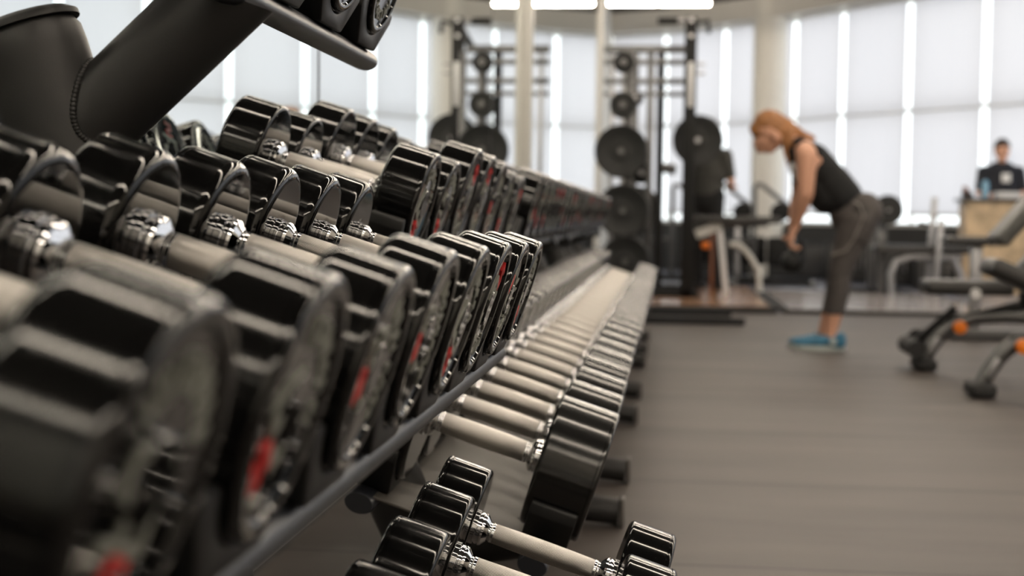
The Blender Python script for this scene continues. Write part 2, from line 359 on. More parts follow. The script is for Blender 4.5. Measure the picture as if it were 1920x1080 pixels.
# --- nearest rack, three tiers
near = empty('dumbbell_rack', (0, 0, 0), label='nearest charcoal three-tier dumbbell rack with thick oval posts and sloping trays', cat='dumbbell rack', group='dumbbell racks along the mirror wall')
near.location = (-.45, 1.2, 0)
def rel(root, fn):
    before = set(root.children); fn()
    for o in root.children:
        if o not in before: o.location = Vector(o.location)-root.location
mid_ys = [.52, .728, .939, 1.144, 1.353, 1.55, 1.755, 1.96]
top_ys = [.92, 1.13, 1.345, 1.555, 1.765, 1.975]
low_ys = [1.29, 1.49, 1.69, 1.88]
MIDC = (-.339, .724); TOPC = (-.534, 1.143); LOWC = (-.156, .331)
def near_parts():
    tier(near, MIDC[0], MIDC[1], T18, .076, .058, .205, mid_ys, .30, 2.075, drop=.018, rail=.0165)
    tier(near, TOPC[0], TOPC[1], T18, .070, .056, .205, top_ys, .30, 2.075, drop=.020, rail=.0155)
    tier(near, LOWC[0], LOWC[1], T18, .081, .064, .200, low_ys, .30, 1.99, drop=.014, rail=.016)
    for y in (1.45, .20):
        d = Vector((-.309, 0, .951)); p0 = Vector((-.369, y, .02)); L = 1.0
        post = oval([p0, p0+d*.02, p0+d*(L-.03), p0+d*(L-.012), p0+d*L], [.058, .060, .060, .0585, .052], [.040, .042, .042, .041, .036]).obj('post', M['rack'], near, smooth=50)
        oval([p0+d*(L-.002), p0+d*(L+.004), p0+d*(L+.010)], [.0605, .060, .050], [.0425, .042, .034]).obj('post_cap', M['saddle'], post, smooth=50)
        # arms under each tray
        for (bx, bz, ex, ez, w) in ((-.655, .825, -.415, 1.052, .047), (-.56, .52, -.27, .585, .04), (-.43, .18, -.10, .20, .04)):
            a = Vector((bx, y, bz)); e = Vector((ex, y, ez)) if y > 1 else Vector((ex, y, ez))
            if ez > 1: e = a+Vector((.203, 0, .187))*1.35
            arm = oval([a, a.lerp(e, .5), e], w, .034).obj('arm', M['rack'], near, smooth=50)
            if ez > 1:
                # the arm is mitred flush against the underside of the tray rails
                nn = Vector((math.sin(T18), 0, math.cos(T18))); uu = Vector((math.cos(T18), 0, -math.sin(T18)))
                pc0 = Vector((TOPC[0], y, TOPC[1]))+uu*.1227-nn*(.090+.0155*.9+.006)
                bm = bmesh.new(); bm.from_mesh(arm.data)
                g = bmesh.ops.bisect_plane(bm, geom=bm.verts[:]+bm.edges[:]+bm.faces[:], plane_co=pc0, plane_no=nn, clear_outer=True)
                bmesh.ops.edgeloop_fill(bm, edges=[q_ for q_ in g['geom_cut'] if isinstance(q_, bmesh.types.BMEdge)])
                bm.to_mesh(arm.data); bm.free(); arm.data.set_sharp_from_angle(angle=math.radians(50))
                # weld bead where the arm meets the post
                dd = (e-a).normalized(); n2 = Vector((-dd.z, 0, dd.x)); pts = []
                for k in range(29):
                    t = 2*PI*k/28; q = n2*(w*1.01*math.cos(t)); yy = .0345*math.sin(t)
                    # distance along the arm to the post surface
                    s0 = a+q; pl = Vector((d.z, 0, -d.x))          # outward normal of the post
                    off = .060*math.sqrt(max(0, 1-(yy/.042)**2))
                    k2 = ((p0+pl*off-s0).dot(pl))/dd.dot(pl)
                    pts.append(s0+dd*k2+Vector((0, yy, 0)))
                wb = MB()
                for k in range(28):
                    for j in range(3):
                        q0 = pts[k].lerp(pts[k+1], j/3); q1 = pts[k].lerp(pts[k+1], (j+1.15)/3)
                        wb.tube([q0, q0.lerp(q1, .5), q1], [.0028, .0040, .0030], 8)
                wb.obj('weld_bead', M['rack'], arm, smooth=70)
        oval([Vector((-.62, y, .035)), Vector((-.30, y, .035)), Vector((-.02, y, .035))], .033, .035).obj('foot', M['rack'], near, smooth=50)
rel(near, near_parts)

words = ['nearest the camera', 'second from the camera', 'third from the camera', 'fourth from the camera', 'fifth from the camera', 'sixth from the camera', 'seventh from the camera', 'last at the far end']
gs = [.030, .030, .030, .030, .027, .022, .020, .0195]
ds = [.150, .150, .147, .153, .152, .152, .149, .146]
phis = [-.3, -.9, -1.4, -1.5, -.5, 2.6, -2.2, -.6]
for i, y in enumerate(mid_ys):
    D = ds[i]; ph = phis[i]
    dumbbell((MIDC[0], y, MIDC[1]-(.152-D)*.5+.0005), T18, ph, D, .058, gs[i],
             'black dumbbell on the nearest rack\'s middle tray, %s' % words[i], 'dumbbells on the middle tray of the nearest rack')
for i, y in enumerate(top_ys[2:]):
    dumbbell((TOPC[0], y, TOPC[1]), T18, .4+i*.9, .138, .054, .024,
             'dumbbell cut by the top picture edge, %s from its tray end' % ['fourth', 'third', 'second', 'first'][i], 'dumbbells on the top tray of the nearest rack')
lab = ['partly cut off by the bottom edge of the picture', 'third from the far end', 'second from the far end', 'furthest from the camera, with its whole grip in view']
for i, y in enumerate(low_ys):
    dumbbell((LOWC[0], y, LOWC[1]), T18, 1.0+i*.7, .160, .064, .027,
             'glossy dumbbell on the lowest tray, %s' % lab[i], 'dumbbells on the lowest tray of the nearest rack')

# --- two-tier racks in a row beyond it
UPC = (-.540, .858); LWC = (-.286, .423); P2 = .2275; Y0 = 2.26
spans = [(0, 8), (8, 16), (16, 24), (24, 31)]
feet = [(2.36, 3.57), (4.16, 5.36), (6.12, 7.38), (8.0, 8.95)]
rack_words = ['second', 'third', 'fourth', 'furthest']
upper_D = [.170, .166, .200, .196, .190, .176, .170]
for ri, (k0, k1) in enumerate(spans):
    ya, yb = Y0+k0*P2-P2*.52, Y0+(k1-1)*P2+P2*.46
    root = empty('dumbbell_rack', (-.4, (ya+yb)/2, 0), label='%s dumbbell rack along the mirror wall, two-tiered, counted from the camera' % rack_words[ri], cat='dumbbell rack', group='dumbbell racks along the mirror wall')
    ys = [Y0+k*P2 for k in range(k0, k1)]
    def parts():
        tier(root, UPC[0], UPC[1], T16, .102, .072, P2, ys, ya, yb, drop=.014, rail=.0155)
        tier(root, LWC[0], LWC[1], T18, .109, .10, P2, ys, ya, yb, sheet=True, drop=.018, rail=.0165)
        for y in feet[ri]:
            p0 = Vector((-.33, y, .06)); p1 = Vector((-.68, y, .80))
            post = oval([p0, p0.lerp(p1, .5), p1], .055, .036).obj('post', M['rack'], root, smooth=50)
            oval([p1, p1+Vector((-.003, 0, .008))], [.054, .046], [.035, .03]).obj('post_cap', M['saddle'], post)
            oval([Vector((-.62, y, .62)), Vector((-.42, y, .70))], .035, .03).obj('arm', M['rack'], root, smooth=50)
            oval([Vector((-.45, y, .20)), Vector((-.17, y, .25))], .035, .03).obj('arm', M['rack'], root, smooth=50)
            ft = oval([Vector((-.62, y, .035)), Vector((-.30, y, .055)), Vector((-.105, y, .036))], .034, .036).obj('foot', M['rack'], root, smooth=50)
            MB().box((-.098, y, .038), (.012, .076, .074), None, .006).obj('foot_cap', M['sheet'], ft)
    rel(root, parts)
    for k in range(k0, k1):
        y = Y0+k*P2; n = k-k0; last = k == k1-1
        w = 'nearest the camera' if n == 0 else ('furthest from the camera' if last else '%s from its near end' % ORD[n])
        if k != 7:
            D = upper_D[k] if k < 7 else .196+.0*k
            T = .068 if k < 7 else .074
            R = D/2
            # smaller heads sit lower in the same cradles
            dz = -(.102-R)
            u = math.sin(T16)*dz, math.cos(T16)*dz
            dumbbell((UPC[0]+u[0], y, UPC[1]+u[1]), T16, [-.5, -.55, 2.6, 2.9, -1.4, -.5, 2.4, -.4, 1.2][k % 9], D, T, .034,
                     'black dumbbell, upper tray of the %s rack, %s' % (rack_words[ri], w), 'dumbbells on the upper trays beyond the nearest rack')
        T = .098 if k < 8 else (.106 if k < 16 else .114)
        dumbbell((LWC[0], y, LWC[1]), T18, (k*1.37) % 6.28, .216, T, .034,
                 'heavy dumbbell, lower tray of the %s rack, %s' % (rack_words[ri], w), 'dumbbells on the lower trays beyond the nearest rack', worn=True)

# ------------------------------------------------------------------ room shell
def struct(mb, name, m, smooth=0):
    return tag(mb.obj(name, m, smooth=smooth), kind='structure')
XW = -.872
arc = [(-.9, 21.9), (-.05, 21.45), (.80, 20.75), (1.71, 19.85), (2.25, 19.05), (2.95, 18.15), (3.68, 17.25), (4.40, 16.35), (5.1, 15.5), (5.75, 14.4), (6.35, 13.2),
       (6.9, 11.9), (7.3, 10.5), (7.6, 9.0), (7.8, 7.4), (7.85, 5.8), (7.85, 4.2), (7.85, 2.6)]
ZS, ZH, ZC = .70, 3.54, 3.84
struct(MB().box((3.5, 3.4, -.05), (8.9, 17.0, .1)), 'floor', M['floor'])
def slab_poly(z0, z1, pts):
    n = len(pts); return MB().add([(x, y, z0) for x, y in pts]+[(x, y, z1) for x, y in pts], [(i, (i+1) % n, n+(i+1) % n, n+i) for i in range(n)]+[tuple(reversed(range(n))), tuple(range(n, 2*n))])
far_arc = [p for p in arc if p[1] > 11.95]
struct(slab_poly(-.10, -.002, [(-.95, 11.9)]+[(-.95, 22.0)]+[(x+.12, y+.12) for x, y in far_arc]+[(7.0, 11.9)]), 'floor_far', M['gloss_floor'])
struct(slab_poly(ZC, ZC+.1, [(-.95, -5.1), (-.95, 22.05)]+[(x+.12, y+.12) for x, y in arc]+[(8.0, 2.6), (8.0, -5.1)]), 'ceiling', M['ceil'])
struct(MB().box((XW-.06, 8.9, ZC/2), (.10, 27.0, ZC)), 'wall_left', M['wall'])
struct(MB().box((3.4, -5.05, ZC/2), (8.9, .1, ZC)), 'wall_back', M['wall'])
struct(MB().box((7.95, -1.2, ZC/2), (.1, 7.6, ZC)), 'wall_right', M['wall'])
sill, head = MB(), MB()
for i, (a, b) in enumerate(zip(arc[:-1], arc[1:])):
    a, b = Vector((*a, 0)), Vector((*b, 0)); t = (b-a).normalized(); nrm = Vector((-t.y, t.x, 0))   # outward
    if nrm.dot(Vector((0, 1, 0))+Vector((1, 0, 0))) < 0: nrm = -nrm
    o2 = nrm*.09
    sill.bar(a+o2+Vector((0, 0, ZS/2)), b+o2+Vector((0, 0, ZS/2)), .14, ZS, bev=0)
    head.bar(a+o2*.2-nrm*.10+Vector((0, 0, (ZH+ZC)/2)), b+o2*.2-nrm*.10+Vector((0, 0, (ZH+ZC)/2)), .30, ZC-ZH, bev=0)
    fr = MB()
    for z in (ZS+.02, ZH-.02, 2.16): fr.bar(a+o2*1.3+Vector((0, 0, z)), b+o2*1.3+Vector((0, 0, z)), .05, .05, bev=0)
    fr.bar(a+o2*1.3+Vector((0, 0, ZS)), a+o2*1.3+Vector((0, 0, ZH)), .02, .05, up=nrm, bev=0)
    w = struct(fr, 'window_%d' % (i+1), M['frame'])
    g = MB().bar(a+o2*1.3+Vector((0, 0, (ZS+ZH)/2)), b+o2*1.3+Vector((0, 0, (ZS+ZH)/2)), .008, ZH-ZS, bev=0).obj('pane', M['glass'], w, smooth=0)
    # roller blind: fabric sheet, hem rail, top roller
    gap = .05
    a1, b1 = a+t*gap, b-t*gap
    pc = (a1+b1)/2; ln = (b1-a1).length; ang = math.atan2(t.y, t.x)
    places = ['beside the mirror wall', 'behind the plate tree', 'behind the power rack', 'left of the round column', 'right of the round column', 'above the bending woman',
              'right of the bending woman', 'left of the man at the desk', 'behind the man at the desk']
    nm = 'white roller blind ' + (places[i] if i < 9 else 'beyond the right picture edge, seen only mirrored')
    bl = empty('roller_blind', (pc.x, pc.y, 0), (0, 0, ang), nm, 'blind', 'roller blinds along the curved windows' if i < 9 else 'roller blinds seen only in the mirror')
    MB().add([(-ln/2, 0, .86), (ln/2, 0, .86), (ln/2, 0, ZH-.03), (-ln/2, 0, ZH-.03)], [(0, 1, 2, 3)]).obj('fabric', M['blind'], bl, smooth=0)
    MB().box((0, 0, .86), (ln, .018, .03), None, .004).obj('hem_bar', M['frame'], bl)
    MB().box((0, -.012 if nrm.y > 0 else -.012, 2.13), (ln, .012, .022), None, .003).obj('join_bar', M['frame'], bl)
    MB().tube([(-ln/2, 0, ZH-.02), (ln/2, 0, ZH-.02)], .022, 14).obj('roller', M['frame'], bl)
struct(sill, 'wall_window_side', M['dark_wall'])
struct(head, 'trim_1', M['soffit'])
col = W(1441, 300, 20.1)
struct(MB().lathe([(0, .24), (ZC, .24)], 40, 'Z', (col.x, 20.1, 0)), 'column_1', M['wall'], 50)
# mirrors on the left wall, thin joints between them, aluminium post
edges = [-4.6, -1.0, 3.45, 6.95, 8.55]
mw = ['beside the camera and behind it', 'behind the nearest rack', 'behind the second rack, between two dark joints', 'left of the pale post', 'right of the pale post, reaching the far lamp']
edges2 = [(-4.6, 0.0), (0.0, 3.5), (3.51, 7.0), (7.01, 8.50), (8.72, 17.7)]
for (ya, yb), w in zip(edges2, mw):
    o = MB().box((XW-.005, (ya+yb)/2, 1.93), (.01, yb-ya-.012, 3.46)).obj('wall_mirror', M['mirror'], smooth=0)
    tag(o, 'wall mirror %s' % w, 'mirror', 'mirrors on the left wall')
struct(MB().box((XW+.02, 8.61, 1.92), (.06, .10, 3.84), None, .006), 'trim_2', M['white_steel'])
MB().box((XW+.022, 8.556, 1.92), (.018, .01, 3.8)).obj('reveal', M['frame'], bpy.data.objects['trim_2'])
struct(MB().box((XW+.01, 17.82, 1.92), (.04, .18, 3.84), None, .005), 'trim_3', M['wall'])
struct(MB().box((XW-.004, 3.505, 1.93), (.006, .02, 3.46)), 'trim_4', M['black'])
struct(MB().box((XW-.004, 7.005, 1.93), (.006, .02, 3.46)), 'trim_5', M['black'])

# ------------------------------------------------------------------ lamps
def lamp(x0, x1, y, z, label, group=None):
    r = empty('pendant_lamp', ((x0+x1)/2, y, z), label=label, cat='lamp', group=group); h = (x1-x0)/2
    MB().box((0, 0, .045), (2*h, .09, .05), None, .008).obj('housing', M['white_steel'], r)
    n = 2
    for k in range(n):
        a, b = -h+2*h*k/n+.02, -h+2*h*(k+1)/n-.02
        MB().tube([(a, 0, 0), (b, 0, 0)], .026, 14).obj('tube', M['tube'], r)
    for s in (-.7, .7): MB().tube([(s*h, 0, .06), (s*h, 0, ZC-z)], .004, 6).obj('cable', M['black'], r)
lamp(-.80, .50, 18.0, 3.45, 'linear pendant lamp glowing warm white at the top of the picture by the mirror wall')
for y in (-3, -.4, 2.2, 4.8, 7.4, 10.0, 12.6, 15.2):
    for x in (-.16, 1.2, 2.56, 3.92, 5.28):
        if y > 12 and x > 3: continue
        lamp(x-.67, x+.67, y, 3.42, 'linear pendant lamp hanging above the picture frame', 'pendant lamps above the frame')

# ------------------------------------------------------------------ bodies
def capsule_mb(mb, a, b, ra, rb, sx=1.0, n=16, flat=None):
    """tapered capsule; flat=(axis vector, factor) squashes it along one direction"""
    a, b = Vector(a), Vector(b); t = b-a; L = t.length
    t = t.normalized() if L > 1e-6 else Vector((0, 0, 1))
    up = Vector((0, 1, 0)) if abs(t.y) < .9 else Vector((1, 0, 0)); u = (up-up.dot(t)*t).normalized(); w = t.cross(u)
    prof = []
    for k in range(5): q = PI/2*(k+.15)/5; prof.append((-ra*math.cos(q), ra*math.sin(q)))
    prof.append((0, ra)); prof.append((L, rb))
    for k in range(5): q = PI/2*(1-(k+1-.15)/5); prof.append((L+rb*math.cos(q), rb*math.sin(q)))
    v = []; f = []
    for (x, r) in prof:
        for k in range(n):
            g = 2*PI*k/n; off = u*(r*math.cos(g))+w*(r*math.sin(g))
            p = t*x+off
            if flat: fa = Vector(flat[0]).normalized(); p = p+fa*(p.dot(fa)*(flat[1]-1))
            v.append(a+p)
    for i in range(len(prof)-1):
        for k in range(n): f.append((i*n+k, i*n+(k+1) % n, (i+1)*n+(k+1) % n, (i+1)*n+k))
    f.append(tuple(reversed(range(n)))); f.append(tuple((len(prof)-1)*n+k for k in range(n)))
    mb.add(v, f)
def skin_body(name, caps, m, parent, voxel=.008, it=6, cuts=(), label=None, infl=0.0):
    mb = MB()
    for c in caps:
        a, b, ra, rb = c[:4]; capsule_mb(mb, a, b, ra+infl, rb+infl, flat=c[4] if len(c) > 4 else None)
    me = mb.mesh(name, 0); o = bpy.data.objects.new(name, me); C.objects.link(o)
    r = o.modifiers.new('r', 'REMESH'); r.mode = 'VOXEL'; r.voxel_size = voxel
    s = o.modifiers.new('s', 'SMOOTH'); s.factor = .5; s.iterations = it
    dg = bpy.context.evaluated_depsgraph_get(); me2 = bpy.data.meshes.new_from_object(o.evaluated_get(dg))
    bpy.data.objects.remove(o)
    if cuts:
        bm = bmesh.new(); bm.from_mesh(me2)
        for co, no in cuts:
            g = bmesh.ops.bisect_plane(bm, geom=bm.verts[:]+bm.edges[:]+bm.faces[:], plane_co=co, plane_no=no, clear_outer=True)
            ee = [e for e in g['geom_cut'] if isinstance(e, bmesh.types.BMEdge)]
            bmesh.ops.edgeloop_fill(bm, edges=ee)
        bm.to_mesh(me2); bm.free()
    me2.polygons.foreach_set('use_smooth', [True]*len(me2.polygons)); me2.name = name
    return link(name, me2, m, parent, label)
def hand_caps(wrist, d, palmn, curl, scale=1.0, thumb_side=1, r=.0085):
    """palm + four fingers + thumb; d = direction of the hand, palmn = way the palm faces"""
    d = Vector(d).normalized(); pn = Vector(palmn).normalized(); pn = (pn-pn.dot(d)*d).normalized(); side = d.cross(pn)
    w = Vector(wrist); s = scale; caps = []
    for q in (-.026, -.009, .009, .026):
        caps.append((w+side*q*.6*s, w+d*.085*s+side*q*s, .016*s, .013*s))
    for q, l, in zip((-.030, -.010, .010, .030), (.064, .078, .084, .074)):
        p = w+d*.088*s+side*q*s; dd = d.copy()
        for j, fr in enumerate((.45, .30, .25)):
            dd = (Matrix.Rotation(curl*(1.0 if j else .6), 3, side) @ dd); e = p+dd*l*fr*s
            caps.append((p, e, r*s*(1-.08*j), r*s*(.93-.08*j))); p = e
    tb = w+d*.03*s+side*.030*s*thumb_side; t1 = (d*.7+side*thumb_side*.7+pn*.35).normalized()
    e1 = tb+t1*.042*s; t2 = (d*.9+pn*.8).normalized(); caps += [(tb, e1, .012*s, .010*s), (e1, e1+t2*.030*s, .010*s, .0085*s)]
    return caps

# --- woman bending forward over a bar
WY = 8.66
def P(px, py, dy=0.): return W(px, py, WY+dy)-Vector((.98, WY, 0))
wom = empty('person', (.98, WY, 0), label='woman with ginger ponytail bending forward in black tank top and grey leggings', cat='person')
HIPW, SHW = .085, .165
hipc = P(1603, 405); chest = P(1520, 305); waist = P(1563, 345); shc = P(1506, 283); neckb = P(1492, 268); headc = P(1447, 250)
Y_ = Vector((0, 1, 0))
sqY = (Y_, 1.35)
torso = [(hipc, hipc+Vector((-.03, 0, .01)), .118, .115, (Y_, 1.30)), (hipc, waist, .112, .100, (Y_, 1.28)), (waist, chest, .100, .116, (Y_, 1.30)), (chest, shc, .112, .085, (Y_, 1.5))]
neck = [(neckb, P(1468, 255), .052, .050)]
hd = (P(1434, 264)-P(1440, 232)).normalized()
face_dir = (P(1425, 285)-P(1448, 240)).normalized()   # the face looks down and to the left
headcaps = [(P(1439, 240), P(1452, 252), .086, .080), (P(1432, 262), P(1450, 264), .058, .056), (P(1424, 270), P(1443, 276), .038, .040), (P(1425, 278), P(1428, 281), .026, .024)]
nose = [(P(1424, 279), P(1421, 285), .011, .010)]
legs, armc = [], []
for s in (-1, 1):
    dy = s*HIPW
    hip = P(1604, 412, dy); knee = P(1576, 510, dy*.95); ank = P(1558, 622, dy*.8); 
    if s > 0: knee = P(1572, 512, dy*.95); ank = P(1545, 622, dy*.8)
    hipj = hip
    legs += [(hipj+Vector((.02, 0, -.0)), hipj+Vector((.0, 0, -.08)), .108, .098), (hipj+Vector((0, 0, -.05)), knee, .096, .060), (knee, knee.lerp(ank, .35)+Vector((.012, 0, 0)), .058, .054), (knee.lerp(ank, .35)+Vector((.012, 0, 0)), ank, .054, .036)]
    armc.append((s, P(1512 if s < 0 else 1504, 292, s*SHW), P(1510 if s < 0 else 1499, 362, s*(SHW+.0)), P(1490 if s < 0 else 1487, 424, s*.065)))
skin_caps = torso+neck+headcaps+nose+legs
for s, sh, el, wr in armc:
    skin_caps += [(shc+Vector((0, s*.11, 0)), sh, .060, .064), (sh, el, .064, .050), (el, el.lerp(wr, .3), .050, .048), (el.lerp(wr, .3), wr, .048, .031)]
    skin_caps += hand_caps(wr, (-.25, 0, -1), (-1, 0, 0.1), -.95, 1.12, -s, r=.0095)
for s in (-1, 1):
    ank = P(1558 if s < 0 else 1545, 622, s*HIPW*.8)
    skin_caps += [(ank, Vector((ank.x, ank.y, .06)), .036, .038), (Vector((ank.x+.01, ank.y, .05)), Vector((ank.x-.14, ank.y, .035)), .036, .028)]
body = skin_body('body', skin_caps, M['skin'], wom, .007, 5)
# ear, eye, mouth
eb = MB(); 
for s in (-1, 1):
    eb = MB(); capsule_mb(eb, P(1452, 250, s*.083), P(1455, 258, s*.083), .016, .012, flat=(Y_, .45)); eb.obj('ear', M['skin'], wom, smooth=60)
pass
eb = MB()
for s in (-1, 1):
    eb = MB(); capsule_mb(eb, P(1425, 266, s*.034), P(1425, 266, s*.040), .008, .008); eb.obj('eye', M['eye'], wom, smooth=60)
eb = MB(); capsule_mb(eb, P(1427, 285, -.02), P(1427, 285, .02), .0085, .0085); eb.obj('mouth', M['lip'], wom, smooth=60)
# hair and ponytail
hair = [(P(1440, 233), P(1459, 246), .090, .078), (P(1425, 244), P(1440, 236), .066, .084), (P(1449, 216), P(1456, 226), .030, .040),
        (P(1451, 219), P(1474, 236), .040, .046), (P(1474, 236), P(1496, 252), .046, .040), (P(1496, 252), P(1524, 259), .036, .018), (P(1478, 245, -.04), P(1484, 272, -.07), .035, .018), (P(1470, 262, -.05), P(1478, 312, -.06), .022, .007)]
skin_body('hair', hair, M['hair'], wom, .007, 3, cuts=[(P(1418, 262), Vector((-.80, 0, -.60)))])
MB().lathe([(-.012, .034), (-.008, .044), (.008, .044), (.012, .034)], 20, 'Y', (0, 0, 0)).obj('hair_tie', M['black_top'], wom, smooth=60)
wom.children[-1].location = P(1449, 213); wom.children[-1].rotation_euler = (0, 0, PI/2)
# tank top
top = [(a, b, ra+.008, rb+.008, *r) for (a, b, ra, rb, *r) in torso[1:3]]
top += [(chest, P(1501, 288), .119, .092, (Y_, 1.33)), (P(1580, 372), P(1560, 345), .122, .118, (Y_, 1.34)), (P(1514, 330), P(1550, 370), .092, .105, (Y_, 1.3))]
for s in (-1, 1): top.append((P(1499, 268, s*.10), P(1530, 285, s*.11), .040, .05))
td = (hipc-chest).normalized()
tt = skin_body('tank_top', top, M['black_top'], wom, .009, 4, cuts=[(P(1590, 378), td)])
skin_body('print', [(P(1494, 314, -.05), P(1499, 328, -.05), .046, .044)], M['paper'], tt, .008, 3)
# leggings
lg = [(hipc+Vector((.0, 0, .0)), hipc+Vector((-.03, 0, .01)), .126, .122, (Y_, 1.34)), (hipc, waist.lerp(hipc, .35), .119, .108, (Y_, 1.3)), (P(1622, 392, -.07), P(1625, 398, -.08), .10, .10), (P(1622, 392, .07), P(1625, 398, .08), .10, .10)]
lg += [(a, b, ra+.008, rb+.008) for (a, b, ra, rb) in legs]
leg_o = skin_body('leggings', lg, M['leggings'], wom, .008, 4, cuts=[(P(1550, 587), Vector((-.02, 0, -1)))])
skin_body('thigh_panel', [(P(1612, 395, -.155), P(1606, 440, -.150), .05, .045, (Y_, .7)), (P(1606, 440, -.15), P(1618, 405, -.16), .04, .05, (Y_, .7))], M['legging_panel'], leg_o, .008, 3)
MB().tube([P(1600, 378, -.205), P(1612, 384, -.205), P(1620, 405, -.20), P(1600, 450, -.185), P(1585, 470, -.17), P(1560, 478, -.15)], .006, 8).obj('piping', M['piping'], leg_o)
# shoes
for s in (-1, 1):
    ank = P(1558 if s < 0 else 1545, 622, s*HIPW*.8); y = ank.y; x = ank.x
    sh = skin_body('shoe', [((x+.045, y, .075), (x+.045, y, .045), .044, .044), ((x+.03, y, .06), (x-.09, y, .055), .046, .040), ((x-.09, y, .05), (x-.185, y, .038), .042, .026)], M['shoe'], wom, .006, 4,
                   cuts=[(Vector((0, 0, .026)), Vector((0, 0, -1))), (Vector((x+.03, y, .105)), Vector((-.2, 0, 1)))])
    so = MB(); ol = []
    for k in range(24):
        a = 2*PI*k/24; ol.append((x-.062+.150*math.cos(a), y+(.040+.008*(-math.cos(a)))*math.sin(a)))
    n = len(ol); so.add([(px, py, .001) for px, py in ol]+[(px, py, .032) for px, py in ol], [(i, (i+1) % n, n+(i+1) % n, n+i) for i in range(n)]+[tuple(range(n)), tuple(range(n, 2*n))])
    so.obj('sole', M['sole'], sh)
    lb = MB()
    for k in range(4): lb.tube([(x-.02-.03*k, y-.026, .088-.008*k), (x-.02-.03*k, y, .101-.009*k), (x-.02-.03*k, y+.026, .088-.008*k)], .005, 8)
    lb.obj('laces', M['lace'], sh)
    MB().tube([(x+.01, y+s*.0+(-.0475), .06), (x+.01, y-.044, .06)], .020, 16).obj('badge', M['sole'], sh)
# bar in her hands
hb = P(1486, 454)
bb = empty('kettlebell', Vector((.98, WY, 0))+hb, label='black kettlebell hanging from the bending woman\'s two hands', cat='kettlebell')
MB().tube([(.0, -.045, -.10), (0, -.075, -.04), (0, -.065, 0), (0, -.04, .012), (0, .04, .012), (0, .065, 0), (0, .075, -.04), (0, .045, -.10)], .015, 14, up=(1, 0, 0)).obj('handle', M['gunmetal'], bb, smooth=60)
MB().lathe([(-.180, .03), (-.177, .042)]+[(-.12+.068*math.sin(-.95+k*.25), .068*math.cos(-.95+k*.25)) for k in range(10)]+[(-.055, .02)], 36, 'Z').obj('bell', M['plate'], bb, smooth=60)

# --- man at the desk
MY = 16.75
def PM(px, py, dy=0.): return W(px, py, MY+dy)
mx = PM(1878, 300)
man = empty('person', (mx.x, MY, 0), label='dark-haired man in a navy polo shirt with a badge standing behind the desk', cat='person')
def q(x, y, z): return (x, y, z)
def standing(man, facing, top, trouser, hair_m, badge, shorts):
    """an adult standing upright, built facing -y, then turned"""
    XV = Vector((1, 0, 0))
    mt = [(q(0, 0, .98), q(0, 0, 1.15), .125, .125, (Vector((1, 0, 0)), 1.25)), (q(0, 0, 1.15), q(0, 0, 1.36), .125, .105, (Vector((1, 0, 0)), 1.5))]
    ms = mt+[(q(0, 0, 1.40), q(0, -.02, 1.50), .052, .05), (q(0, -.02, 1.60), q(0, -.03, 1.56), .085, .075), (q(0, -.05, 1.53), q(0, -.06, 1.50), .055, .04), (q(0, -.11, 1.57), q(0, -.125, 1.55), .012, .014)]
    for s in (-1, 1):
        ms += [(q(s*.09, 0, .95), q(s*.10, 0, .50), .09, .06), (q(s*.10, 0, .50), q(s*.10, 0, .09), .058, .04), (q(s*.10, .03, .05), q(s*.11, -.14, .045), .045, .035)]
        ms += [(q(s*.12, 0, 1.36), q(s*.20, 0, 1.35), .06, .06), (q(s*.20, 0, 1.35), q(s*.24, -.04, 1.10), .055, .042), (q(s*.24, -.04, 1.10), q(s*.13, -.25, 1.06), .042, .028)]
        ms += hand_caps(q(s*.13, -.25, 1.06), (-s*.4, -1, -.1), (0, 0, -1), .5, 1.0, s)
    skin_body('body', ms, M['skin'], man, .01, 4)
    skin_body('hair', [(q(0, 0, 1.64), q(0, .01, 1.60), .092, .088), (q(0, -.04, 1.66), q(0, .0, 1.67), .07, .07)], hair_m, man, .01, 3, cuts=[(Vector((0, -.07, 1.60)), Vector((0, -1, -.45)))])
    pc_ = [(a, b, ra+.012, rb+.012, *r) for a, b, ra, rb, *r in mt]
    for s in (-1, 1): pc_ += [(q(s*.10, 0, 1.36), q(s*.20, 0, 1.35), .07, .068), (q(s*.20, 0, 1.35), q(s*.232, -.03, 1.16), .068, .058)]
    po = skin_body('polo_shirt', pc_, top, man, .01, 4)
    if badge: MB().box((.02, -.155, 1.28), (.10, .012, .10), None, .003).obj('name_badge', M['paper'], po)
    tr = [(q(0, 0, .98), q(0, 0, .90), .135, .13, (Vector((1, 0, 0)), 1.25))]
    for s in (-1, 1): tr += [(q(s*.09, 0, .95), q(s*.10, 0, .50), .10, .075), (q(s*.10, 0, .50), q(s*.10, 0, .44 if shorts else .10), .072, .07 if shorts else .06)]
    skin_body('shorts' if shorts else 'trousers', tr, trouser, man, .012, 3)
    eb = MB()
    for s in (-1, 1):
        eb = MB(); capsule_mb(eb, q(s*.032, -.108, 1.585), q(s*.036, -.108, 1.585), .009, .009); eb.obj('eye', M['eye'], man)
    for s in (-1, 1):
        skin_body('shoe', [(q(s*.10, .03, .05), q(s*.11, -.15, .042), .052, .042)], M['black'], man, .01, 2, cuts=[(Vector((0, 0, .003)), Vector((0, 0, -1)))])
    man.rotation_euler = (0, 0, facing)
standing(man, 0, M['navy'], M['grey_cloth'], M['hair_dark'], True, False)

